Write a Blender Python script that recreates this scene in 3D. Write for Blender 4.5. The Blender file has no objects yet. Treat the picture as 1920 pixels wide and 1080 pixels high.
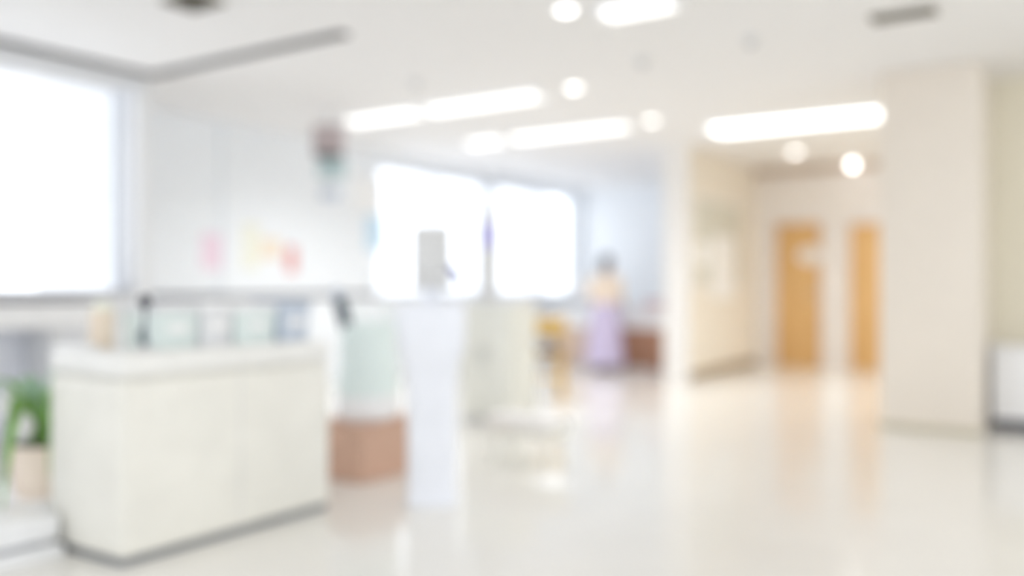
import bpy, bmesh, math, random
from mathutils import Vector, Matrix
random.seed(7)
C = bpy.context.scene.collection
PI = math.pi
EYE, CEIL, F = 1.10, 2.80, 1654.0          # eye height, ceiling height, focal length in pixels of a 1920 wide frame
YAW = math.radians(33.4)
FW = Vector((-math.sin(YAW), math.cos(YAW), 0)); RT = Vector((math.cos(YAW), math.sin(YAW), 0))

def on(u, v, axis, val):
    """point of the wall X=val / Y=val / height Z=val that is seen at (u, v): used to measure the room"""
    d = FW + RT*((u-960)/F) + Vector((0, 0, (540-v)/F))
    o = Vector((0, 0, EYE)); i = 'XYZ'.index(axis)
    return o + d*((val-o[i])/d[i])

# ------------------------------------------------------------------ materials
def mat(name, col, rough=.55, spec=.4, var=.035, scale=6.0, bump=0.0, bscale=60, metal=0.0, stretch=None):
    m = bpy.data.materials.new(name); m.use_nodes = True
    nt = m.node_tree; b = nt.nodes['Principled BSDF']
    tc = nt.nodes.new('ShaderNodeTexCoord'); mp = nt.nodes.new('ShaderNodeMapping')
    if stretch: mp.inputs['Scale'].default_value = stretch
    nz = nt.nodes.new('ShaderNodeTexNoise'); nz.inputs['Scale'].default_value = scale; nz.inputs['Detail'].default_value = 4
    cr = nt.nodes.new('ShaderNodeValToRGB')
    cr.color_ramp.elements[0].position = .3; cr.color_ramp.elements[1].position = .7
    cr.color_ramp.elements[0].color = [max(0, c*(1-var)) for c in col] + [1]
    cr.color_ramp.elements[1].color = [min(1, c*(1+var)) for c in col] + [1]
    nt.links.new(tc.outputs['Object'], mp.inputs[0]); nt.links.new(mp.outputs[0], nz.inputs['Vector'])
    nt.links.new(nz.outputs['Fac'], cr.inputs[0]); nt.links.new(cr.outputs[0], b.inputs['Base Color'])
    b.inputs['Roughness'].default_value = rough; b.inputs['Specular IOR Level'].default_value = spec
    b.inputs['Metallic'].default_value = metal
    if bump:
        n2 = nt.nodes.new('ShaderNodeTexNoise'); n2.inputs['Scale'].default_value = bscale
        bp = nt.nodes.new('ShaderNodeBump'); bp.inputs['Strength'].default_value = bump
        nt.links.new(tc.outputs['Object'], n2.inputs['Vector']); nt.links.new(n2.outputs['Fac'], bp.inputs['Height'])
        nt.links.new(bp.outputs[0], b.inputs['Normal'])
    return m

def emit(name, col, s):
    m = bpy.data.materials.new(name); m.use_nodes = True
    b = m.node_tree.nodes['Principled BSDF']
    b.inputs['Base Color'].default_value = (.8, .8, .8, 1)
    b.inputs['Emission Color'].default_value = (*col, 1); b.inputs['Emission Strength'].default_value = s
    return m

def glass():
    m = bpy.data.materials.new('window_glass'); m.use_nodes = True
    nt = m.node_tree; nt.nodes.clear()
    o = nt.nodes.new('ShaderNodeOutputMaterial'); mx = nt.nodes.new('ShaderNodeMixShader')
    tr = nt.nodes.new('ShaderNodeBsdfTransparent'); gl = nt.nodes.new('ShaderNodeBsdfGlossy'); fr = nt.nodes.new('ShaderNodeFresnel')
    tr.inputs[0].default_value = (.97, .98, .99, 1); gl.inputs['Roughness'].default_value = .02; fr.inputs[0].default_value = 1.25
    ge = nt.nodes.new('ShaderNodeNewGeometry'); mu = nt.nodes.new('ShaderNodeMath'); mu.operation = 'SUBTRACT'; mu.use_clamp = True
    nt.links.new(fr.outputs[0], mu.inputs[0]); nt.links.new(ge.outputs['Backfacing'], mu.inputs[1])   # reflects on its outer faces only
    nt.links.new(mu.outputs[0], mx.inputs[0]); nt.links.new(tr.outputs[0], mx.inputs[1]); nt.links.new(gl.outputs[0], mx.inputs[2])
    nt.links.new(mx.outputs[0], o.inputs[0])
    return m

def blind_mat():
    m = bpy.data.materials.new('glare_blind_cloth'); m.use_nodes = True
    nt = m.node_tree; nt.nodes.clear()
    o = nt.nodes.new('ShaderNodeOutputMaterial'); mx = nt.nodes.new('ShaderNodeMixShader'); mx.inputs[0].default_value = .72
    tr = nt.nodes.new('ShaderNodeBsdfTransparent'); tl = nt.nodes.new('ShaderNodeBsdfTranslucent'); tl.inputs[0].default_value = (.9, .91, .93, 1)
    nt.links.new(tr.outputs[0], mx.inputs[1]); nt.links.new(tl.outputs[0], mx.inputs[2]); nt.links.new(mx.outputs[0], o.inputs[0])
    return m

def floor_mat():
    m = mat('cream_vinyl', (.83, .812, .77), rough=.11, spec=.5, var=.015, scale=2.2)
    return m

def wood(name, c1, c2, rough=.4):
    m = mat(name, c1, rough=rough, var=.0)
    nt = m.node_tree; cr = [n for n in nt.nodes if n.type == 'VALTORGB'][0]; mp = [n for n in nt.nodes if n.type == 'MAPPING'][0]
    cr.color_ramp.elements[0].color = (*c1, 1); cr.color_ramp.elements[1].color = (*c2, 1)
    mp.inputs['Scale'].default_value = (3, 3, .35)
    return m

M = dict(
    wall=mat('white_paint', (.82, .83, .85), var=.012), wall_cool=mat('cool_white_paint', (.835, .865, .90), var=.012),
    beige=mat('beige_paint', (.84, .785, .70), var=.015), beige2=mat('olive_beige_paint', (.77, .725, .60), var=.015), column=mat('column_paint', (.81, .745, .665), var=.012),
    lintel=mat('pinkish_white_paint', (.84, .80, .775)), end_white=mat('warm_white_paint', (.86, .84, .82)),
    ceiling=mat('ceiling_paint', (.85, .84, .835), rough=.8, spec=.1, var=.008), floor=floor_mat(),
    dark=mat('dark_grey_metal', (.07, .07, .07), rough=.5), vent=mat('taupe_vent', (.22, .20, .155)),
    rail=mat('dark_rail', (.10, .10, .12)), kick=mat('grey_plinth', (.25, .26, .27)), black=mat('black_plastic', (.012, .014, .03), rough=.35),
    tan_strip=mat('tan_strip_paint', (.56, .46, .37)), skirting=mat('brown_skirting', (.33, .25, .15)), base_taupe=mat('taupe_skirting', (.55, .51, .40)),
    counter=mat('ivory_laminate', (.82, .805, .745), rough=.4), counter_top=mat('pale_laminate_top', (.83, .825, .80), rough=.35),
    white=mat('white_laminate', (.88, .885, .90), rough=.35), white_lav=mat('lavender_white_plastic', (.82, .84, .90), rough=.35),
    cream=mat('cream_enamel', (.82, .82, .76), rough=.4), frame=mat('white_aluminium', (.85, .86, .89), rough=.4),
    door=wood('honey_oak', (.68, .41, .16), (.78, .51, .24)), door_frame=mat('pale_door_frame', (.80, .75, .73)),
    brown=mat('brown_cardboard', (.62, .41, .31), rough=.8, var=.06), desk_brown=wood('brown_veneer', (.40, .20, .12), (.48, .27, .17)),
    desk_tan=mat('tan_panel', (.66, .52, .44)), chair_wood=wood('yellow_wood', (.62, .40, .10), (.72, .50, .18)), chair_dark=mat('dark_brown_cushion', (.14, .09, .06)),
    mint=mat('mint_cloth', (.78, .88, .87), rough=.85), mint_box=mat('mint_plastic', (.72, .80, .785)), blue_box=mat('grey_blue_plastic', (.55, .61, .70)),
    grey_box=mat('pale_grey_card', (.74, .75, .77)), slate=mat('slate_plastic', (.07, .10, .125), rough=.4), steel=mat('brushed_steel', (.6, .62, .64), rough=.3, metal=.9),
    grey=mat('light_grey_plastic', (.68, .68, .68)), screen=mat('grey_screen', (.64, .64, .64), rough=.25), indigo=mat('indigo_plastic', (.10, .10, .36)),
    lav=mat('lavender_plastic', (.52, .50, .80)), basket=wood('beige_wicker', (.80, .68, .57), (.86, .75, .65), rough=.8),
    leaf=mat('green_leaf', (.27, .50, .11), rough=.4, var=.3, scale=9), leaf_pale=mat('pale_leaf', (.60, .75, .62), rough=.45, var=.2), soil=mat('dark_soil', (.06, .04, .03)),
    petal=mat('white_petal', (.88, .87, .88)), peach=mat('peach_card', (.82, .70, .57)),
    pink=mat('pink_paper', (.86, .68, .78)), cream_paper=mat('ivory_paper', (.83, .83, .72)), orange=mat('apricot_paper', (.86, .74, .60)), red=mat('red_card', (.72, .34, .32)),
    blue_paper=mat('pale_blue_paper', (.58, .76, .90)), paper=mat('white_paper', (.90, .90, .90)), pinkgrey=mat('pinkish_grey_plastic', (.48, .41, .41)),
    teal=mat('pale_teal_panel', (.50, .62, .63)), skin=mat('skin', (.62, .38, .26), rough=.5), hair=mat('black_hair', (.03, .028, .03), rough=.5),
    blouse=mat('peach_cloth', (.86, .73, .61), rough=.85), skirt=mat('lilac_cloth', (.60, .53, .72), rough=.85), shoe=mat('brown_shoe', (.25, .17, .14)),
    board=mat('grey_green_felt', (.68, .665, .59), rough=.9), glass=glass(), blind=blind_mat(), pinkstack=mat('rose_card', (.68, .45, .47)),
    fill_panel=emit('fill_panel_light', (.985, .99, 1), 5.5), tube=emit('tube_light', (1, .995, .975), 1.0), bigtube=emit('panel_light', (.97, .99, 1), 2.0), spot=emit('downlight_glow', (1, .985, .96), 2.3), globe=emit('globe_glow', (1, 1, 1), 4.6),
)

# ------------------------------------------------------------------ mesh helpers
class MB:
    def __init__(s): s.bm = bmesh.new()
    def box(s, x0, x1, y0, y1, z0, z1, bev=0.0, rot=None, seg=2):
        t = bmesh.new(); bmesh.ops.create_cube(t, size=1)
        for v in t.verts: v.co = Vector(((x0+x1)/2+v.co.x*(x1-x0), (y0+y1)/2+v.co.y*(y1-y0), (z0+z1)/2+v.co.z*(z1-z0)))
        if bev: bmesh.ops.bevel(t, geom=t.edges[:], offset=bev, segments=seg, profile=.5, affect='EDGES')
        return s.add(t, rot)
    def add(s, t, rot=None):
        if rot is not None: bmesh.ops.transform(t, matrix=rot, verts=t.verts)
        me = bpy.data.meshes.new('tmp'); t.to_mesh(me); t.free(); s.bm.from_mesh(me); bpy.data.meshes.remove(me); return s
    def loft(s, rings, cap=True, rot=None):
        t = bmesh.new(); R = [[t.verts.new(p) for p in r] for r in rings]; n = len(R[0])
        for a, b in zip(R, R[1:]):
            for i in range(n): t.faces.new((a[i], a[(i+1) % n], b[(i+1) % n], b[i]))
        if cap:
            t.faces.new(R[0][::-1]); t.faces.new(R[-1])
        bmesh.ops.recalc_face_normals(t, faces=t.faces)
        return s.add(t, rot)
    def lathe(s, prof, c=(0, 0), n=32, rot=None):
        return s.loft([[(c[0]+r*math.cos(2*PI*i/n), c[1]+r*math.sin(2*PI*i/n), z) for i in range(n)] for r, z in prof], rot=rot)
    def tube(s, pts, r, n=12):
        pts = [Vector(p) for p in pts]; rs = r if isinstance(r, (list, tuple)) else [r]*len(pts); rings = []
        for i, p in enumerate(pts):
            d = (pts[min(i+1, len(pts)-1)]-pts[max(i-1, 0)]).normalized()
            a = d.orthogonal().normalized() if i == 0 else (a-d*a.dot(d)).normalized()
            b = d.cross(a)
            rings.append([p+(a*math.cos(2*PI*k/n)+b*math.sin(2*PI*k/n))*rs[i] for k in range(n)])
        return s.loft(rings)
    def ball(s, c, rx, ry=None, rz=None, sub=3, rot=None):
        t = bmesh.new(); bmesh.ops.create_icosphere(t, subdivisions=sub, radius=1)
        m = Matrix.Translation(c) @ (rot or Matrix.Identity(4)) @ Matrix.Diagonal((rx, ry or rx, rz or rx, 1))
        return s.add(t, m)
    def cone(s, p, q, r1, r2):
        p, q = Vector(p), Vector(q)
        s.ball(p, r1, sub=2); s.ball(q, r2, sub=2)
        return s.tube([p, q], [r1, r2], 14)
    def build(s, name, m, parent=None, smooth=True):
        me = bpy.data.meshes.new(name)
        bmesh.ops.recalc_face_normals(s.bm, faces=s.bm.faces)
        s.bm.to_mesh(me); s.bm.free(); me.materials.append(m)
        if smooth:
            me.shade_smooth()
            try: me.set_sharp_from_angle(angle=math.radians(35))
            except Exception: pass
        o = bpy.data.objects.new(name, me); C.objects.link(o)
        if parent: o.parent = parent
        return o

def tag(o, label, cat, group=None):
    o['label'] = label; o['category'] = cat
    if group: o['group'] = group
    return o
def thing(name, label, cat, loc=(0, 0, 0), rz=0, group=None):
    o = bpy.data.objects.new(name, None); C.objects.link(o); o.empty_display_size = .1
    o.location = loc; o.rotation_euler = (0, 0, rz)
    return tag(o, label, cat, group)
def struct(o): o['kind'] = 'structure'; return o
def sbox(name, m, *boxes):
    b = MB()
    for x in boxes: b.box(*x)
    return struct(b.build(name, m, smooth=False))
def dup(root, loc, label, group=None):
    r = root.copy(); C.objects.link(r); r.location = loc; r['label'] = label
    if group: r['group'] = group
    for ch in list(root.children):
        c = ch.copy(); C.objects.link(c); c.parent = r
        for g in list(ch.children):
            d = g.copy(); C.objects.link(d); d.parent = c
    return r

# ------------------------------------------------------------------ the setting
XL, XF, YJ, YE = -6.30, -7.40, 4.30, 13.40     # near window wall, far window wall, the jog between them, far end wall
XC0, XC1, YC, YD = -4.36, -4.05, 9.98, 12.50   # wing wall beside the corridor, corridor end wall
YR = 8.20                                      # wall behind the big column
X1, Y0 = 5.0, -4.5                             # right and rear limits, out of the photograph
sbox('floor', M['floor'], (XF-.3, X1+.3, Y0-.3, YE+.3, -.12, 0))
sbox('ceiling', M['ceiling'], (XF-.3, X1+.3, Y0-.3, YE+.3, CEIL, CEIL+.15))

def window_wall(name, m, x0, x1, ya, yb, holes):
    """wall along Y with openings (y0, y1, z0, z1)"""
    bx, y = [], ya
    for (h0, h1, z0, z1) in holes:
        bx.append((x0, x1, y, h0, 0, CEIL)); bx.append((x0, x1, h0, h1, 0, z0)); bx.append((x0, x1, h0, h1, z1, CEIL)); y = h1
    bx.append((x0, x1, y, yb, 0, CEIL))
    return sbox(name, m, *bx)
nwin = [0]
def window(x, y0, y1, z0, z1, n, along='Y'):
    nwin[0] += 1
    f = MB(); t, d = .05, .03
    def bx(a0, a1, za, zb, dd=d):
        if along == 'Y': f.box(x-dd, x+dd, a0, a1, za, zb, .004)
        else: f.box(a0, a1, x-dd, x+dd, za, zb, .004)
    bx(y0, y1, z0, z0+t); bx(y0, y1, z1-t, z1); bx(y0, y0+t, z0+t, z1-t); bx(y1-t, y1, z0+t, z1-t)
    for k in range(1, n):
        a = y0+(y1-y0)*k/n; bx(a-.025, a+.025, z0+t, z1-t)
    fr = struct(f.build('window_%d' % nwin[0], M['frame']))
    g = MB()
    for k in range(n):
        a, b = y0+(y1-y0)*k/n+.03, y0+(y1-y0)*(k+1)/n-.03
        if along == 'Y': g.box(x-.004, x+.004, a, b, z0+t, z1-t)
        else: g.box(a, b, x-.004, x+.004, z0+t, z1-t)
    g.build('window_pane', M['glass'], fr, smooth=False)
    s = MB()
    if along == 'Y': s.box(x-.02, x+.19, y0, y1, z0-.03, z0+.0, .004)
    s_ok = along == 'Y'
    if s_ok: s.build('window_sill', M['white'], fr)
    else: s.bm.free()
    return fr
W1 = [(-3.9, -1.3, 1.04, 2.62), (-1.2, 1.5, 1.04, 2.62), (1.6, 4.18, 1.04, 2.68)]
window_wall('wall_left', M['wall'], XL-.22, XL, Y0, YJ, W1)
for h in W1: window(XL-.14, *h, 2)
W2 = [(8.2, 10.55, .98, 2.66), (10.75, 13.25, .98, 2.66)]
window_wall('wall_left_far', M['wall_cool'], XF-.22, XF, YJ, YE, W2)
for h, (b0, b1) in zip(W2, ((8.22, 10.53), (10.77, 12.35))):
    wn = window(XF-.14, *h, 2)
    MB().box(XF-.072, XF-.070, b0, b1, .99, 2.60).build('glare_blind', M['blind'], wn, smooth=False)  # blind added to tame the glare of the far windows
    MB().tube([(XF-.07, b0, 2.625), (XF-.07, b1, 2.625)], .03).build('glare_blind_roller', M['frame'], wn)
sbox('wall_jog', M['wall'], (XF-.22, XL-.22, YJ-.2, YJ, 0, CEIL))
sbox('wall_end', M['wall_cool'], (XF, XC0, YE, YE+.2, 0, CEIL))
sbox('wall_corridor', M['beige'], (XC1-.10, XC1, YC+.02, YD, 0, CEIL))
sbox('wall_wing', M['end_white'], (XC0, XC1+.004, YC-.02, YC+.02, 0, CEIL), (XC0, XC1-.10, YC+.02, YE, 0, CEIL))
# corridor end wall with two door openings
DX = [(-3.79, -3.11, 2.04), (-2.79, -2.09, 2.0)]
bx, x = [], XC1-.02
for a, b, h in DX:
    bx += [(x, a, YD, YD+.2, 0, CEIL), (a, b, YD, YD+.2, h, CEIL)]; x = b
bx.append((x, -.5, YD, YD+.2, 0, CEIL))
sbox('wall_back', M['lintel'], *bx)
sbox('wall_right', M['beige2'], (-.74, X1, YR, YR+.2, 0, CEIL))
sbox('wall_corridor_right', M['beige2'], (-.69, -.5, YR+.2, YD, 0, CEIL))
window_wall('wall_side', M['wall'], X1, X1+.2, Y0, YR, [(-3.9, -.3, .6, 2.7), (.0, 3.6, .6, 2.7), (3.9, 7.6, .6, 2.7)])  # windows out of view, added for more daylight from the side
for h in [(-3.9, -.3, .6, 2.7), (.0, 3.6, .6, 2.7), (3.9, 7.6, .6, 2.7)]: window(X1+.1, *h, 3)
# unseen glazed front, added behind the photographer to let in fill daylight
RW = [(-3.2, -.6), (-.4, 2.2), (2.4, 4.8)]
bx, x = [], XL-.22
for a, b in RW:
    bx += [(x, a, Y0-.2, Y0, 0, CEIL), (a, b, Y0-.2, Y0, 0, .1), (a, b, Y0-.2, Y0, 2.7, CEIL)]; x = b
bx.append((x, X1, Y0-.2, Y0, 0, CEIL)); sbox('wall_rear', M['wall'], *bx)
for a, b in RW: window(Y0-.1, a, b, .1, 2.7, 2, along='X')
# doors
for i, (a, b, h) in enumerate(DX):
    d = MB().box(a+.03, b-.03, YD+.03, YD+.075, .001, h-.03, .004).build('door_%d' % (i+1), M['door']); struct(d)
    f = MB(); f.box(a-.05, a+.03, YD-.015, YD+.12, 0, h+.04, .004); f.box(b-.03, b+.05, YD-.015, YD+.12, 0, h+.04, .004); f.box(a+.03, b-.03, YD-.015, YD+.12, h-.03, h+.04, .004)
    f.build('door_frame', M['door_frame'], d)
    MB().tube([(b-.09, YD+.03, 1.0), (b-.09, YD-.02, 1.0), (b-.2, YD-.02, 1.0)], .009).build('door_handle', M['steel'], d)
# big column, skirtings, tan strip, rails
struct(MB().box(-1.41, -.70, 7.40, YR, 0, CEIL, .015).build('column', M['column']))
sbox('baseboard_column', M['base_taupe'], (-1.418, -.692, 7.388, 7.40, 0, .045))
sbox('baseboard_corridor', M['skirting'], (XC1, XC1+.014, YC+.03, YD, 0, .09))
sbox('trim_1', M['tan_strip'], (XC1, -.7, YD-.09, YD, 2.70, CEIL))  # tan strip along the top of the corridor end wall
sbox('trim_2', M['rail'], (XF, XF+.03, YJ, 8.18, .995, 1.035))
sbox('trim_3', M['wall_cool'], (XF, XF+.03, 5.85, 6.1, 1.04, CEIL))
sbox('baseboard_end', M['wall_cool'], (XF, XC0, YE-.012, YE, 0, .09))

# ------------------------------------------------------------------ ceiling fittings
def slot(name, label, x0, x1, y0, y1, m, bars=True):
    cx, cy = (x0+x1)/2, (y0+y1)/2
    t = thing(name, label, 'air vent', (cx, cy, CEIL))
    hx, hy = (x1-x0)/2, (y1-y0)/2
    f = MB(); w, dz = .012, -.018
    f.box(-hx, hx, -hy, -hy+w, dz, 0); f.box(-hx, hx, hy-w, hy, dz, 0); f.box(-hx, -hx+w, -hy+w, hy-w, dz, 0); f.box(hx-w, hx, -hy+w, hy-w, dz, 0)
    f.build('frame', m, t, smooth=False)
    MB().box(-hx+w, hx-w, -hy+w, hy-w, -.004, 0).build('duct', M['dark'], t, smooth=False)
    s = MB()
    for k in range(1, 4):
        if hx > hy: s.box(-hx+w, hx-w, -hy+2*hy*k/4-.004, -hy+2*hy*k/4+.004, dz, -.004)
        else: s.box(-hx+2*hx*k/4-.004, -hx+2*hx*k/4+.004, -hy+w, hy-w, dz, -.004)
    s.build('louver', m, t, smooth=False)
    return t
slot('linear_vent', 'long dark linear air slot crossing the ceiling out from the window corner', -6.2, -4.15, 4.245, 4.325, M['dark'])
slot('linear_vent', 'long dark linear air slot along the ceiling edge above the big bright window', -6.28, -6.215, 1.2, 4.3, M['dark'])
slot('ceiling_vent', 'small taupe ceiling vent above the beige column', -1.17, -.80, 5.82, 5.98, M['vent'])
slot('ceiling_vent', 'brownish ceiling vent cut by the top edge of the view, over the ivory counter', -4.60, -4.30, 3.2, 3.44, M['vent'])

def strip_light(loc, L, w, label, m, group=None, watt=0):
    t = thing('ceiling_light', label, 'ceiling light', (loc[0], loc[1], CEIL), 0, group)
    h = L/2
    b = MB(); b.box(-h+.016, h-.016, -w/2, w/2, -.03, 0, .006); b.build('housing', M['white'], t)
    d = MB(); d.box(-h+.02, h-.02, -w/2+.015, w/2-.015, -.06, -.03, .012); d.build('diffuser', m, t)
    for s in (-1, 1):
        MB().box(s*h-.016, s*h+.016, -w/2, w/2, -.062, 0, .004).build('end_cap', M['white'], t)
    if watt:                                   # extra downward area lamp, added below the diffuser to brighten the room
        l = bpy.data.lights.new('boost_light', 'AREA'); l.shape = 'RECTANGLE'; l.size = L-.06; l.size_y = w-.04
        l.energy = watt*.5; l.spread = math.radians(138); l.color = (.965, .98, 1)
        o = bpy.data.objects.new('boost_light', l); C.objects.link(o); o.location = (loc[0], loc[1], CEIL-.066)
    return t
strip_light((-5.75, 6.48), .92, .20, 'short fluorescent strip light over the hanging sign unit', M['tube'], watt=27)
strip_light((-4.58, 6.48), 1.24, .20, 'fluorescent strip light in the nearer complete row, longer one beside its round lamp', M['tube'], watt=17)
strip_light((-5.76, 8.22), .50, .20, 'shortest fluorescent strip light, at the window end of the further row', M['tube'], watt=9)
strip_light((-4.68, 8.22), 1.45, .20, 'longest fluorescent strip light of the further row, in front of the far windows', M['tube'], watt=13)
strip_light((-2.26, 4.80), .46, .2, 'fluorescent strip light cut off by the top edge of the view', M['tube'], watt=8)
strip_light((-2.5, 8.97), 1.7, .42, 'wide brightest fluorescent ceiling panel at the mouth of the corridor', M['bigtube'], watt=14)
# unseen fill panels, added behind the photographer to lift the room
for (x, y) in [(2.2, 1.8), (-1.2, -1.6), (2.2, -1.6), (2.2, 4.8)]:
    strip_light((x, y), 1.5, .4, 'added fill light panel on the ceiling behind the view', M['fill_panel'], 'added fill panels behind the view')

strip_light((-1.34, 10.3), .8, .4, 'added fill light panel in the corridor hidden by the beige column', M['fill_panel'], 'added fill panels behind the column', watt=13)  # both hidden corridor panels are added to brighten the corridor
strip_light((-1.34, 11.6), .8, .4, 'added fill light panel in the corridor hidden by the beige column', M['fill_panel'], 'added fill panels behind the column', watt=13)

def downlight(x, y, label, r=.06, m='spot'):
    t = thing('downlight', label, 'ceiling light', (x, y, CEIL))
    MB().lathe([(r+.02, -.012), (r+.025, -.006), (r+.025, 0), (r, 0)], n=32).build('ring', M['white'], t)
    MB().lathe([(r*.3, -.028), (r*.8, -.022), (r, -.012), (r, -.0)], n=32).build('lamp', M[m], t)
downlight(-3.66, 6.50, 'small round downlight at the end of the nearer complete strip row')
downlight(-3.72, 8.20, 'small round downlight at the end of the further strip row')
downlight(-2.68, 4.66, 'small round downlight at the top edge of the view beside a strip light')
downlight(-3.1, 11.1, 'small round downlight inside the corridor in front of the oak doors', .065, 'globe')
t = thing('ceiling_globe', 'round white globe lamp glowing beside the top of the beige column', 'ceiling light', (-2.67, 12.25, CEIL))
MB().lathe([(.07, -.03), (.075, -.02), (.075, 0)]).build('base', M['white'], t)
MB().ball((0, 0, -.07), .045).build('globe', M['globe'], t)
for u, v, l in [(780, 152, 'small round smoke detector above the nearer strip light row'), (1205, 112, 'small round smoke detector in the middle of the open ceiling'), (1408, 72, 'small round smoke detector over the floor near the corridor mouth')]:
    p = on(u, v, 'Z', CEIL)
    t = thing('smoke_detector', l, 'smoke detector', p)
    MB().lathe([(.03, -.045), (.045, -.04), (.055, -.015), (.06, 0)]).build('body', M['grey'], t)
    MB().lathe([(.012, -.052), (.018, -.05), (.02, -.044)], n=20).build('sensor', M['dark'], t)

# ------------------------------------------------------------------ ivory counter by the plants and what stands on it
t = thing('reception_counter', 'ivory box-shaped reception counter with a flat top and dark base line', 'counter', (-3.445, 2.62, 0))
MB().box(-.255, .265, -.58, .56, .028, .735, .03, seg=4).build('body', M['counter'], t)
MB().box(-.258, .268, -.583, .563, .735, .84, .03, seg=4).build('worktop', M['counter_top'], t)
MB().box(-.235, .250, -.565, .545, 0, .028).build('plinth', M['kick'], t)
MB().box(.265, .267, -.003, .003, .06, .73).build('panel_joint', M['grey'], t)

def file_box(x0, x1, y0, y1, h, m, ml, label, name='storage_box', cat='box', grp=None):
    cx, cy = (x0+x1)/2, (y0+y1)/2; hx, hy = (x1-x0)/2, (y1-y0)/2
    t = thing(name, label, cat, (cx, cy, .84), 0, grp)
    b = MB()
    n = 6
    rings = []
    for z, k in ((0, .93), (h*.8, 1.0)):
        pts = []
        for (sx, sy, a0) in ((1, 1, 0), (-1, 1, 90), (-1, -1, 180), (1, -1, 270)):
            for q in range(n):
                a = math.radians(a0+90*q/(n-1)); pts.append((sx*(hx*k-.015)+.015*math.cos(a), sy*(hy*k-.015)+.015*math.sin(a), z))
        rings.append(pts)
    b.loft(rings); b.build('body', m, t)
    MB().box(-hx-.004, hx+.004, -hy-.004, hy+.004, h*.8, h, .012, seg=3).build('lid', ml, t)
    MB().box(hx*.985, hx*1.0+.004, -.05 if hy > .06 else -.03, .05 if hy > .06 else .03, h*.35, h*.55, .003).build('label_plate', M['paper'], t)
    return t
file_box(-3.57, -3.32, 2.29, 2.51, .19, M['mint_box'], M['grey_box'], 'pale mint storage box on the ivory counter beside the microphone')
file_box(-3.57, -3.32, 2.52, 2.70, .20, M['grey_box'], M['white'], 'pale grey-white storage box on the ivory counter between two mint boxes')
file_box(-3.57, -3.32, 2.71, 2.96, .185, M['mint_box'], M['white'], 'pale mint storage box on the ivory counter beside the grey-blue box')
file_box(-3.52, -3.30, 2.97, 3.16, .20, M['blue_box'], M['blue_box'], 'grey-blue storage box at the far end of the ivory counter')
t = thing('desk_microphone', 'black desk microphone with a round head on the ivory counter', 'microphone', (-3.27, 2.205, .84))
MB().lathe([(.045, 0), (.045, .008), (.02, .018), (.012, .02)]).build('base', M['grey'], t)
MB().tube([(0, 0, .02), (-.004, -.004, .05), (-.008, -.004, .06)], [.012, .017, .018]).build('switch_grip', M['slate'], t)
MB().tube([(-.008, -.004, .06), (-.006, -.004, .085), (0, 0, .10)], [.018, .016, .006]).build('grip_neck', M['slate'], t)
MB().tube([(0, 0, .10), (.002, 0, .15), (.001, 0, .19)], .006).build('gooseneck', M['black'], t)
MB().ball((0, 0, .205), .026, .026, .028).build('head', M['black'], t)
t = thing('paper_carton', 'upright peach paper carton at the back corner of the ivory counter', 'carton', (-3.60, 2.22, .84))
MB().box(-.036, .036, -.036, .036, 0, .16, .003).build('body', M['peach'], t)
MB().loft([[(-.036, -.036, .16), (.036, -.036, .16), (.036, .036, .16), (-.036, .036, .16)], [(-.036, -.006, .205), (.036, -.006, .205), (.036, .006, .205), (-.036, .006, .205)]]).build('gable_top', M['cream_paper'], t)
t = thing('paper_stack', 'low stack of white papers on the end of the ivory counter', 'papers', (-3.57, 2.09, .84))
for k in range(3):
    MB().box(-.10, .10, -.04, .04, .008*k, .008*(k+1)-.001, .001, rot=Matrix.Rotation(.03*(k-1), 4, 'Z')).build('sheaf', M['paper'], t)

# ------------------------------------------------------------------ window side: ledge, planter, lily
t = thing('window_bench', 'long white worktop with a dark edge running below the big window', 'counter', (-6.05, 2.0, 0))
MB().box(-.25, .19, -2.3, 1.66, .83, 1.0, .006).build('fascia', M['white'], t)
MB().box(-.25, .20, -2.3, 1.67, 1.0, 1.022, .004).build('top_edge', M['rail'], t)
for y in (-2.2, -.9, .4, 1.34):
    MB().box(-.2, .13, y-.06, y+.06, 0, .83, .004).build('leg', M['grey_box'], t)
MB().box(-.245, -.225, -2.3, 1.66, .05, .83).build('back_panel', M['white_lav'], t)

t = thing('planter_bench', 'low white planter bench on the floor at the corner of the ivory counter', 'bench', (-3.75, 1.65, 0))
MB().box(-.65, .19, -1.2, .36, .07, .17, .008).build('top', M['white'], t)
MB().box(-.60, .14, -1.15, .31, .05, .07).build('shadow_gap', M['kick'], t)
MB().box(-.65, .23, -1.2, .36, 0, .05, .006).build('base', M['white'], t)
MB().box(-.65, .01, .363, .95, 0, .17, .008).build('rear_section', M['white'], t)

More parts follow.
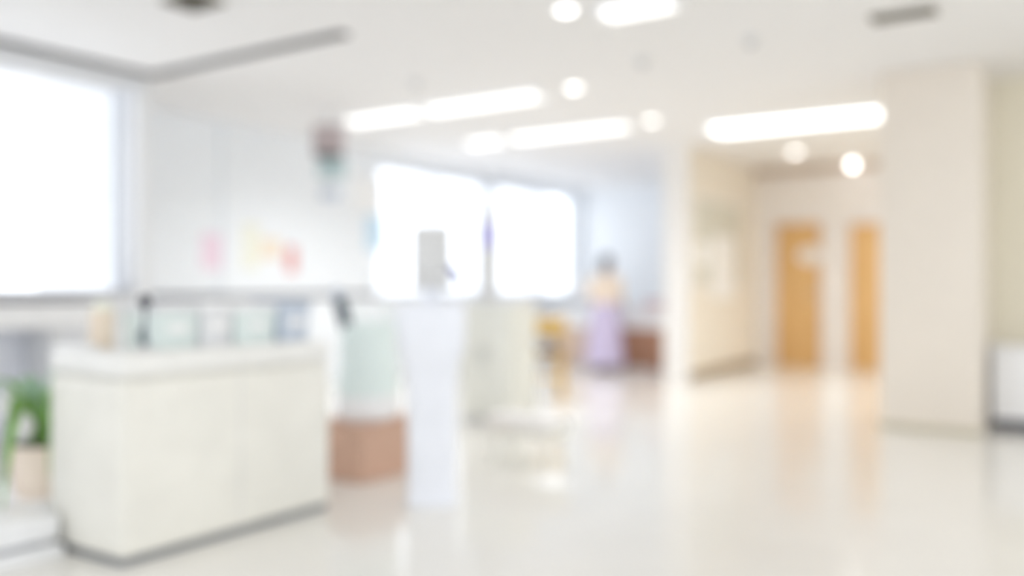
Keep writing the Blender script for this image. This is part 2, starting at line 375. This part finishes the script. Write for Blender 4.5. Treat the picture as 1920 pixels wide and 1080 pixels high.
t = thing('potted_lily', 'peace lily with long green leaves in a beige basket on the planter bench', 'plant', (-3.95, 2.16, .17))
MB().lathe([(.10, 0), (.125, .03), (.135, .12), (.13, .2), (.138, .215), (.138, .23), (.125, .23)], n=40).build('basket', M['basket'], t)
MB().lathe([(.12, .19), (.122, .232)], n=32).build('soil', M['soil'], t)
def leaf_strip(mb, base, az, L, rise, droop, w):
    """arched pointed leaf with a folded midrib"""
    n = 12; d = Vector((math.cos(az), math.sin(az), 0)); sd = Vector((-d.y, d.x, 0)); tmp = bmesh.new(); rows = []
    for i in range(n+1):
        s = i/n
        c = Vector(base)+d*(L*(s**1.05))+Vector((0, 0, rise*math.sin(PI*min(1, s*1.05)*.62)*1.15-droop*s**2.4))
        ww = max(w*math.sin(PI*(.08+.92*s))**.75*(1-.3*s) if s < 1 else 0, .002)
        up = Vector((0, 0, ww*.35))
        rows.append([tmp.verts.new(c-sd*ww+up), tmp.verts.new(c), tmp.verts.new(c+sd*ww+up)])
    top = []
    for a, b in zip(rows, rows[1:]):
        for j in range(2): top.append(tmp.faces.new((a[j], a[j+1], b[j+1], b[j])))
    bmesh.ops.solidify(tmp, geom=top, thickness=.0015)
    mb.add(tmp)
g = MB(); p = MB()
leaf_strip(g, (.0, -.03, .22), math.radians(-46), .42, .35, .56, .036)
leaf_strip(g, (.03, -.02, .22), math.radians(-26), .43, .36, .44, .014)
leaf_strip(g, (.0, -.03, .22), math.radians(-80), .36, .42, .52, .03)
leaf_strip(g, (-.03, .0, .22), math.radians(170), .30, .35, .3, .03)
for a, L, r, dr, w in ((100, .26, .26, .1, .035), (60, .16, .28, .06, .036), (20, .15, .30, .05, .034), (-20, .18, .28, .1, .034), (-60, .15, .30, .06, .034), (140, .22, .26, .08, .036), (200, .22, .28, .1, .036), (250, .2, .29, .1, .034), (300, .22, .25, .1, .034), (80, .1, .32, .02, .03)):
    leaf_strip(p, (.02*math.cos(a), .02*math.sin(a), .22), math.radians(a), L, r, dr, w)
g.build('leaf_blades', M['leaf'], t)
p.build('foliage', M['leaf_pale'], t)
for (x, y, z) in ((.05, -.12, .31), (-.02, -.15, .40)):
    f = MB(); f.loft([[(x+math.cos(a)*r*.6, y+math.sin(a)*r, z+dz) for a in [2*PI*k/16 for k in range(16)]] for r, dz in ((.006, -.04), (.045, -.008), (.052, .02), (.03, .06), (.002, .095))])
    f.build('flower', M['petal'], t)
    MB().tube([(0, 0, .22), (x*.6, y*.6, z-.12), (x, y, z-.02)], .004, 8).build('flower_stalk', M['leaf'], t)

# ------------------------------------------------------------------ between counter and hall: carton, bag, kiosk, cabinet, stool
t = thing('cardboard_box', 'brown cardboard box on the floor behind the ivory counter', 'box', (-3.65, 3.95, 0))
MB().box(-.22, .22, -.29, .29, 0, .31, .004).build('body', M['brown'], t)
MB().box(-.222, .222, -.292, -.002, .31, .316, .002).build('flap', M['brown'], t)
MB().box(-.222, .222, .002, .292, .31, .316, .002).build('flap', M['brown'], t)
def soft(hx, hy, n=28, e=2.6):
    out = []
    for k in range(n):
        a = 2*PI*k/n; ca, sa = math.cos(a), math.sin(a)
        out.append((math.copysign(abs(ca)**(2/e), ca)*hx, math.copysign(abs(sa)**(2/e), sa)*hy))
    return out
t = thing('cloth_bag', 'pale mint cloth bag with a white bottom standing on the brown cardboard box', 'bag', (-3.60, 3.91, .316))
def bagring(z, hx, hy, ox=0, oy=0, w=.006):
    return [(x+ox+w*math.sin(7*k), y+oy+w*math.cos(5*k), z) for k, (x, y) in enumerate(soft(hx, hy))]
b = MB(); b.loft([bagring(.0, .12, .16), bagring(.03, .148, .185), bagring(.10, .152, .19), bagring(.155, .146, .185)]); b.build('base_panel', M['white'], t)
b = MB(); b.loft([bagring(.155, .146, .185), bagring(.25, .14, .18, .0, .0), bagring(.36, .13, .17, .005, .0), bagring(.46, .125, .165, 0, -.005), bagring(.57, .12, .16, 0, -.01), bagring(.57, .108, .148, 0, -.01), bagring(.508, .108, .148, 0, -.01)]); b.build('body', M['mint'], t)
for s in (-1, 1):
    MB().tube([(s*.118, -.06, .53), (s*.124, -.05, .60), (s*.11, -.01, .66), (s*.1, .04, .665), (s*.112, .08, .60), (s*.12, .09, .53)], .009, 10).build('handle', M['mint'], t)
t = thing('drinks_bottle', 'dark slate bottle leaning out of the mint cloth bag', 'bottle', (-3.655, 3.80, .83))
t.rotation_euler = (math.radians(9), math.radians(-13), 0)
MB().lathe([(.034, 0), (.038, .01), (.038, .19), (.03, .215), (.022, .225)]).build('body', M['slate'], t)
MB().lathe([(.026, .222), (.028, .23), (.028, .275), (.024, .283)]).build('cap', M['blue_box'], t)

kz = math.atan2(2.82, 3.56)
t = thing('touch_kiosk', 'slim white check-in kiosk with a grey upright screen beside the cardboard box', 'kiosk', (-2.85, 3.57, 0), kz)
MB().loft([[(x, y, z) for x, y in soft(hx, hy, 36, 5)] for z, hx, hy in ((0, .128, .113), (.02, .130, .115), (.045, .130, .115), (.05, .125, .11))]).build('foot', M['white_lav'], t)
MB().loft([[(x, y, z) for x, y in soft(hx, hy, 36, 5)] for z, hx, hy in ((.05, .125, .11), (.3, .125, .11), (.6, .13, .115), (.72, .145, .125), (.80, .175, .14), (.98, .18, .15), (1.02, .17, .14))]).build('body', M['white_lav'], t)
MB().box(-.03, .03, .0, .035, 1.02, 1.16, .006).build('neck', M['white_lav'], t)
b = MB().box(-.097, .097, -.028, .0, 1.09, 1.42, .012, seg=3).build('screen_housing', M['grey'], t)
MB().box(-.084, .084, -.0305, -.027, 1.115, 1.40, .001).build('screen', M['screen'], b)
b = MB().tube([(.092, -.024, 1.215), (.13, -.024, 1.17), (.165, -.024, 1.125)], [.014, .02, .013]).build('stylus', M['indigo'], t); b['label'] = 'indigo stylus in an arm holder'
MB().tube([(.08, -.012, 1.13), (.11, -.018, 1.13), (.132, -.024, 1.16)], .006).build('stylus_holder', M['grey'], t)

t = thing('metal_cabinet', 'cream metal cabinet standing on the floor behind the white kiosk', 'cabinet', (-4.12, 6.05, 0))
MB().box(-.25, .25, -.20, .20, .05, .97, .012).build('body', M['cream'], t)
MB().box(-.265, .265, -.215, .215, .97, 1.0, .01).build('top', M['white'], t)
MB().box(-.23, .23, -.18, .18, 0, .05).build('plinth', M['grey'], t)
for s in (-1, 1):
    d = MB().box(s*.122-.118, s*.122+.118, -.216, -.20, .07, .95, .004).build('door', M['cream'], t)
    MB().tube([(s*.03, -.216, .5), (s*.03, -.235, .51), (s*.03, -.235, .61), (s*.03, -.216, .62)], .005, 8).build('handle', M['steel'], d)
t = thing('tower_fan', 'slim grey tower fan with a lavender head standing on the cream metal cabinet', 'fan', (-4.19, 6.0, 1.0))
MB().lathe([(.12, 0), (.12, .015), (.05, .03), (.045, .035)]).build('base', M['grey'], t)
MB().lathe([(.05, .03), (.08, .05), (.084, .42), (.082, .43)]).build('body', M['grey'], t)
MB().lathe([(.082, .43), (.085, .44), (.085, .62), (.082, .63)]).build('lavender_band', M['lav'], t)
MB().lathe([(.082, .63), (.084, .64), (.078, .78), (.06, .80)]).build('head', M['white_lav'], t)
t = thing('low_bench', 'low white padded bench on the floor in front of the cream metal cabinet', 'bench', (-2.98, 4.72, 0))
MB().box(-.24, .24, -.15, .15, .22, .30, .025, seg=4).build('seat', M['end_white'], t)
MB().box(-.22, .22, -.13, .13, .18, .22, .004).build('frame', M['cream'], t)
for sx in (-1, 1):
    for sy in (-1, 1): MB().tube([(sx*.18, sy*.10, .18), (sx*.2, sy*.115, 0)], [.018, .014]).build('leg', M['cream'], t)

# ------------------------------------------------------------------ far waiting area: chair, desk, person
t = thing('wooden_chair', 'yellowish wooden chair with a dark cushion behind the cream metal cabinet', 'chair', (-4.62, 7.55, 0), math.radians(25))
for sx in (-1, 1):
    MB().box(sx*.2-.02, sx*.2+.02, -.22, -.18, 0, .42, .006).build('leg', M['chair_wood'], t)
    MB().loft([[(sx*.2+a*.02, y+b*.02, z) for a, b in ((-1, -1), (1, -1), (1, 1), (-1, 1))] for y, z in ((.2, 0), (.19, .45), (.26, .82))]).build('leg', M['chair_wood'], t)
MB().box(-.23, .23, -.23, .21, .42, .45, .01).build('seat', M['chair_wood'], t)
MB().box(-.21, .21, -.21, .17, .45, .49, .018, seg=3).build('cushion', M['chair_dark'], t)
MB().box(-.18, .18, .205, .235, .60, .80, .008, rot=Matrix.Translation((0, .0, 0))).build('backrest', M['chair_wood'], t)
MB().box(-.18, .18, -.21, -.19, .2, .24, .004).build('stretcher', M['chair_wood'], t)

t = thing('service_desk', 'long desk with a white top and brown front panels before the far wall', 'desk', (-5.46, 11.1, 0))
MB().box(-1.0, 1.0, -.38, .38, .76, .80, .008).build('top', M['white'], t)
MB().box(-.97, .97, -.345, -.325, .56, .76, .003).build('apron', M['white'], t)
MB().box(-.97, .05, -.32, -.30, .04, .56, .003).build('front_panel', M['desk_tan'], t)
b = MB().box(.45, .97, -.34, .30, .03, .56, .005).build('drawer_unit', M['desk_brown'], t)
for k in range(3):
    d = MB().box(.47, .95, -.352, -.34, .05+.17*k, .205+.17*k, .003).build('drawer', M['desk_brown'], b)
MB().box(.06, .44, -.34, -.32, .03, .56, .003).build('front_panel', M['desk_brown'], t)
for x in (-.95, -.02, .95):
    for y in (-.30, .30): MB().box(x-.025, x+.025, y-.02, y+.02, 0, .76 if x < .5 else .05, .003).build('leg', M['desk_brown'], t)
t = thing('folder_pile', 'rose and grey folders piled on the far desk beside the wing wall', 'folders', (-4.85, 10.98, .80))
for k, m in enumerate(('pinkstack', 'grey_box', 'pinkstack')):
    MB().box(-.2, .2, -.14, .14, .045*k, .045*k+.042, .006, rot=Matrix.Rotation(.12*(k-1), 4, 'Z')).build('folder', M[m], t)
t = thing('desk_monitor', 'pale monitor on the far desk to the window side of the standing person', 'monitor', (-6.0, 11.1, .80), math.radians(15))
MB().lathe([(.11, 0), (.11, .012), (.03, .02)]).build('base', M['white'], t)
MB().box(-.02, .02, .0, .03, .015, .2, .004).build('stand', M['white'], t)
MB().box(-.24, .24, -.03, .0, .12, .44, .01).build('screen_housing', M['white'], t)

def baked(mb, name, m, voxel, parent=None, it=6):
    """fuse overlapping volumes into one continuous skin"""
    o = mb.build(name, m, parent, smooth=False)
    r = o.modifiers.new('r', 'REMESH'); r.mode = 'VOXEL'; r.voxel_size = voxel
    s = o.modifiers.new('s', 'SMOOTH'); s.iterations = it; s.factor = .5
    dg = bpy.context.evaluated_depsgraph_get(); me = bpy.data.meshes.new_from_object(o.evaluated_get(dg))
    o.modifiers.clear(); old = o.data; o.data = me; bpy.data.meshes.remove(old)
    if not me.materials: me.materials.append(m)
    me.shade_smooth(); me.name = name
    return o
# woman seen from behind, leaning a little to the desk; faces +Y
b = MB()
b.ball((0, 0, .80), .15, .105, .13); b.ball((0, .0, .93), .12, .09, .14); b.ball((0, .02, 1.10), .135, .10, .15)
b.cone((-.15, .03, 1.22), (.15, .03, 1.22), .05, .05); b.cone((0, .03, 1.22), (0, .045, 1.33), .055, .045)
b.ball((0, .055, 1.425), .073, .088, .105); b.ball((0, .10, 1.375), .05, .05, .045)            # skull, jaw
b.ball((0, .148, 1.405), .012, .016, .018); b.ball((0, .135, 1.362), .022, .012, .008)        # nose, lips
for s in (-1, 1):
    b.ball((s*.028, .132, 1.425), .012, .010, .008); b.ball((s*.075, .05, 1.41), .010, .02, .028)  # eyes, ears
    b.cone((s*.075, 0, .80), (s*.085, .01, .44), .085, .052); b.cone((s*.085, .01, .44), (s*.09, -.02, .08), .05, .032)
    b.cone((s*.09, -.03, .05), (s*.10, .11, .03), .032, .026)
    sh, el, wr = (s*.165, .03, 1.215), (s*.215, .02, .965), (s*.15, .215, .865)
    b.cone(sh, el, .046, .037); b.cone(el, wr, .036, .025)
    pm = Vector((s*.125, .275, .838)); b.cone(wr, pm, .024, .030); b.cone(pm+Vector((s*.02, 0, 0)), pm-Vector((s*.02, 0, 0)), .022, .022)
    for k, (dx, L) in enumerate(((-.030, .062), (-.011, .075), (.009, .07), (.028, .055))):
        q = pm+Vector((s*dx, .018, .002)); q2 = q+Vector((s*dx*.15, L*.55, -.004)); q3 = q2+Vector((0, L*.45, -.016))
        b.cone(q, q2, .009, .0085); b.cone(q2, q3, .0085, .007)
    q = pm+Vector((-s*.03, -.015, 0)); b.cone(q, q+Vector((-s*.025, .035, -.004)), .010, .009); b.cone(q+Vector((-s*.025, .035, -.004)), q+Vector((-s*.028, .062, -.012)), .009, .0075)
person = baked(b, 'person', M['skin'], .0065)
person.location = (-5.37, 10.37, 0)
tag(person, 'person in a peach top and long lilac skirt standing at the far desk', 'person')
h = MB(); h.ball((0, .035, 1.45), .085, .09, .098); h.ball((0, -.01, 1.40), .075, .05, .09); h.ball((0, -.055, 1.45), .035, .03, .035)
baked(h, 'hair', M['hair'], .009, person)
c = MB(); c.ball((0, .0, .86), .165, .12, .12); c.ball((0, 0, .95), .145, .11, .15); c.ball((0, .02, 1.10), .16, .122, .16); c.cone((-.15, .03, 1.215), (.15, .03, 1.215), .062, .062)
for s in (-1, 1): c.cone((s*.165, .03, 1.215), (s*.208, .022, 1.0), .062, .056)
baked(c, 'blouse', M['blouse'], .011, person)
sk = MB(); rings = []
for z, hx, hy in ((.90, .155, .115), (.80, .185, .14), (.6, .215, .17), (.35, .24, .20), (.10, .265, .225), (.095, .25, .21), (.3, .22, .18)):
    rings.append([(hx*math.cos(2*PI*k/72)*(1+.035*math.sin(12*2*PI*k/72)*(.95-z)), hy*math.sin(2*PI*k/72)*(1+.05*math.sin(12*2*PI*k/72)*(.95-z)), z) for k in range(72)])
sk.loft(rings); sk.build('skirt', M['skirt'], person)
for s in (-1, 1):
    q = MB(); q.ball((s*.095, .045, .035), .042, .11, .036); q.box(s*.095-.04, s*.095+.04, -.06, .14, 0, .014, .004); q.build('shoe', M['shoe'], person)

# ------------------------------------------------------------------ walls: papers, board, signs
def sheet(name, label, cat, x0, z0, y0, y1, z1, m, x, group=None):
    t = thing(name, label, cat, (x, (y0+y1)/2, (z0+z1)/2), 0, group)
    hy, hz = (y1-y0)/2, (z1-z0)/2
    MB().box(0, .006, -hy, hy, -hz, hz, .001).build('sheet', m, t)
    MB().box(.006, .010, -.012, .012, hz-.03, hz-.01, .002).build('tape', M['grey_box'], t)
    return t
def wallpaper_at(u0, u1, v0, v1, m, name, label, cat, x=XF):
    a, c = on(u0, v1, 'X', x), on(u1, v0, 'X', x)
    return sheet(name, label, cat, 0, a.z, a.y, c.y, c.z, m, x)
wallpaper_at(378, 425, 440, 505, M['pink'], 'wall_poster', 'pink paper poster on the pale wall beyond the big window', 'poster')
wallpaper_at(436, 486, 420, 505, M['cream_paper'], 'wall_poster', 'ivory paper poster on the pale wall next to the pink one', 'poster')
wallpaper_at(490, 525, 448, 485, M['orange'], 'wall_notice', 'small apricot notice on the pale wall beside the red card', 'notice')
wallpaper_at(536, 556, 462, 512, M['red'], 'wall_card', 'narrow red card on the pale wall beyond the apricot notice', 'card')
wallpaper_at(662, 716, 335, 398, M['paper'], 'wall_notice', 'white notice high on the pale wall before the far windows', 'notice')
wallpaper_at(686, 720, 405, 470, M['blue_paper'], 'wall_poster', 'pale blue poster low beside the far windows under the white notice', 'poster')

a, c = on(1302, 620, 'X', XC1), on(1388, 350, 'X', XC1)
t = thing('notice_board', 'grey-green notice board in a pale frame on the beige corridor wall', 'notice board', (XC1, (a.y+c.y)/2, 1.5))
hw = (c.y-a.y)/2
MB().box(0, .015, -hw, hw, -.36, .70, .003).build('panel', M['board'], t)
f = MB()
for (p0, p1, z0, z1) in ((-hw, hw, -.40, -.36), (-hw, hw, .70, .74), (-hw-.03, -hw, -.40, .74), (hw, hw+.03, -.40, .74)): f.box(0, .014, p0, p1, z0, z1, .004)
f.build('frame', M['end_white'], t)
for (u0, u1, v0, v1, l) in ((1336, 1378, 445, 560, 'large white sheet pinned on the corridor notice board'), (1306, 1328, 455, 500, 'small white sheet pinned on the corridor notice board nearer the wing wall')):
    a, c = on(u0, v1, 'X', XC1+.016), on(u1, v0, 'X', XC1+.016)
    sheet('pinned_sheet', l, 'paper', 0, a.z, a.y, c.y, c.z, M['paper'], XC1+.015)  # sheets are pinned flat to the board
p = on(1519, 479, 'Y', YD+.029)
t = thing('door_sign', 'white oval sign on the upper part of the oak corridor door', 'sign', (p.x, YD+.0295, p.z))
MB().loft([[(.17*math.cos(2*PI*k/40), y, .115*math.sin(2*PI*k/40)) for k in range(40)] for y in (0, -.008)]).build('plate', M['lintel'], t)
MB().loft([[(.145*math.cos(2*PI*k/40), y, .095*math.sin(2*PI*k/40)) for k in range(40)] for y in (-.008, -.010)]).build('face', M['end_white'], t)

t = thing('hanging_sign', 'pinkish grey box sign hung from the ceiling on a pole with a teal panel', 'sign', (-5.98, 5.95, 0), math.radians(35))
MB().tube([(0, 0, CEIL), (0, 0, 2.62)], .015).build('pole', M['grey'], t)
MB().lathe([(.05, CEIL-.02), (.05, CEIL)]).build('ceiling_plate', M['white'], t)
MB().box(-.14, .14, -.06, .06, 2.36, 2.62, .015, seg=3).build('sign_box', M['pinkgrey'], t)
MB().box(-.12, .13, -.055, .055, 2.315, 2.36, .006).build('bottom_bracket', M['dark'], t)
MB().box(-.10, .16, -.02, .02, 2.12, 2.315, .005).build('teal_panel', M['teal'], t)
MB().box(-.03, .03, -.02, .02, 2.02, 2.12, .003).build('link_bar', M['grey_box'], t)
MB().box(-.08, .10, -.035, .035, 1.93, 2.02, .01).build('loudspeaker', M['blue_box'], t)

# white low cabinet right of the column
t = thing('low_cabinet', 'low white cabinet with a black base beside the beige column', 'cabinet', (.335, 8.0, 0))
MB().box(-1.0, 1.0, -.17, .17, .075, .62, .006).build('body', M['white'], t)
MB().box(-1.01, 1.01, -.19, .19, .62, .65, .006).build('top', M['white'], t)
MB().box(-.99, .99, -.165, .165, 0, .075).build('plinth', M['black'], t)
for k in range(3):
    d = MB().box(-.98+.66*k, -.34+.66*k, -.184, -.17, .09, .60, .003).build('door', M['white'], t)
    MB().box(-.40+.66*k, -.38+.66*k, -.195, -.184, .35, .47, .003).build('handle', M['steel'], d)

# ------------------------------------------------------------------ daylight, camera, view
w = bpy.data.worlds.new('sky'); bpy.context.scene.world = w; w.use_nodes = True
bg = w.node_tree.nodes['Background']; bg.inputs[0].default_value = (.94, .965, 1.0, 1); bg.inputs[1].default_value = 2.0
def portal(loc, rot, sx, sy):
    l = bpy.data.lights.new('window_daylight', 'AREA'); l.shape = 'RECTANGLE'; l.size = sx; l.size_y = sy; l.cycles.is_portal = True
    o = bpy.data.objects.new('window_daylight', l); C.objects.link(o); o.location = loc; o.rotation_euler = rot
for (a, b, z0, z1) in W1: portal((XL-.2, (a+b)/2, (z0+z1)/2), (0, -PI/2, 0), z1-z0, b-a)
for (a, b, z0, z1) in W2: portal((XF-.2, (a+b)/2, (z0+z1)/2), (0, -PI/2, 0), z1-z0, b-a)
for (a, b) in ((-3.9, -.3), (.0, 3.6), (3.9, 7.6)): portal((X1+.19, (a+b)/2, 1.65), (0, PI/2, 0), 2.1, b-a)
for a, b in RW: portal(((a+b)/2, Y0-.19, 1.4), (PI/2, 0, 0), b-a, 2.6)

cam = bpy.data.cameras.new('camera'); co = bpy.data.objects.new('camera', cam); C.objects.link(co)
co.location = (0, 0, EYE); co.rotation_euler = (PI/2, 0, YAW)
cam.sensor_width = 36; cam.lens = 36*F/1920; cam.clip_start = .02; cam.clip_end = 200
cam.dof.use_dof = True; cam.dof.focus_distance = 1.5; cam.dof.aperture_fstop = .65
sc = bpy.context.scene; sc.camera = co
sc.view_settings.view_transform = 'Standard'; sc.view_settings.look = 'None'; sc.view_settings.gamma = 1; sc.view_settings.use_curve_mapping = False
sc.view_settings.exposure = 0.45
sc.cycles.diffuse_bounces = 8; sc.cycles.max_bounces = 14; sc.cycles.use_denoising = True; sc.cycles.caustics_reflective = False
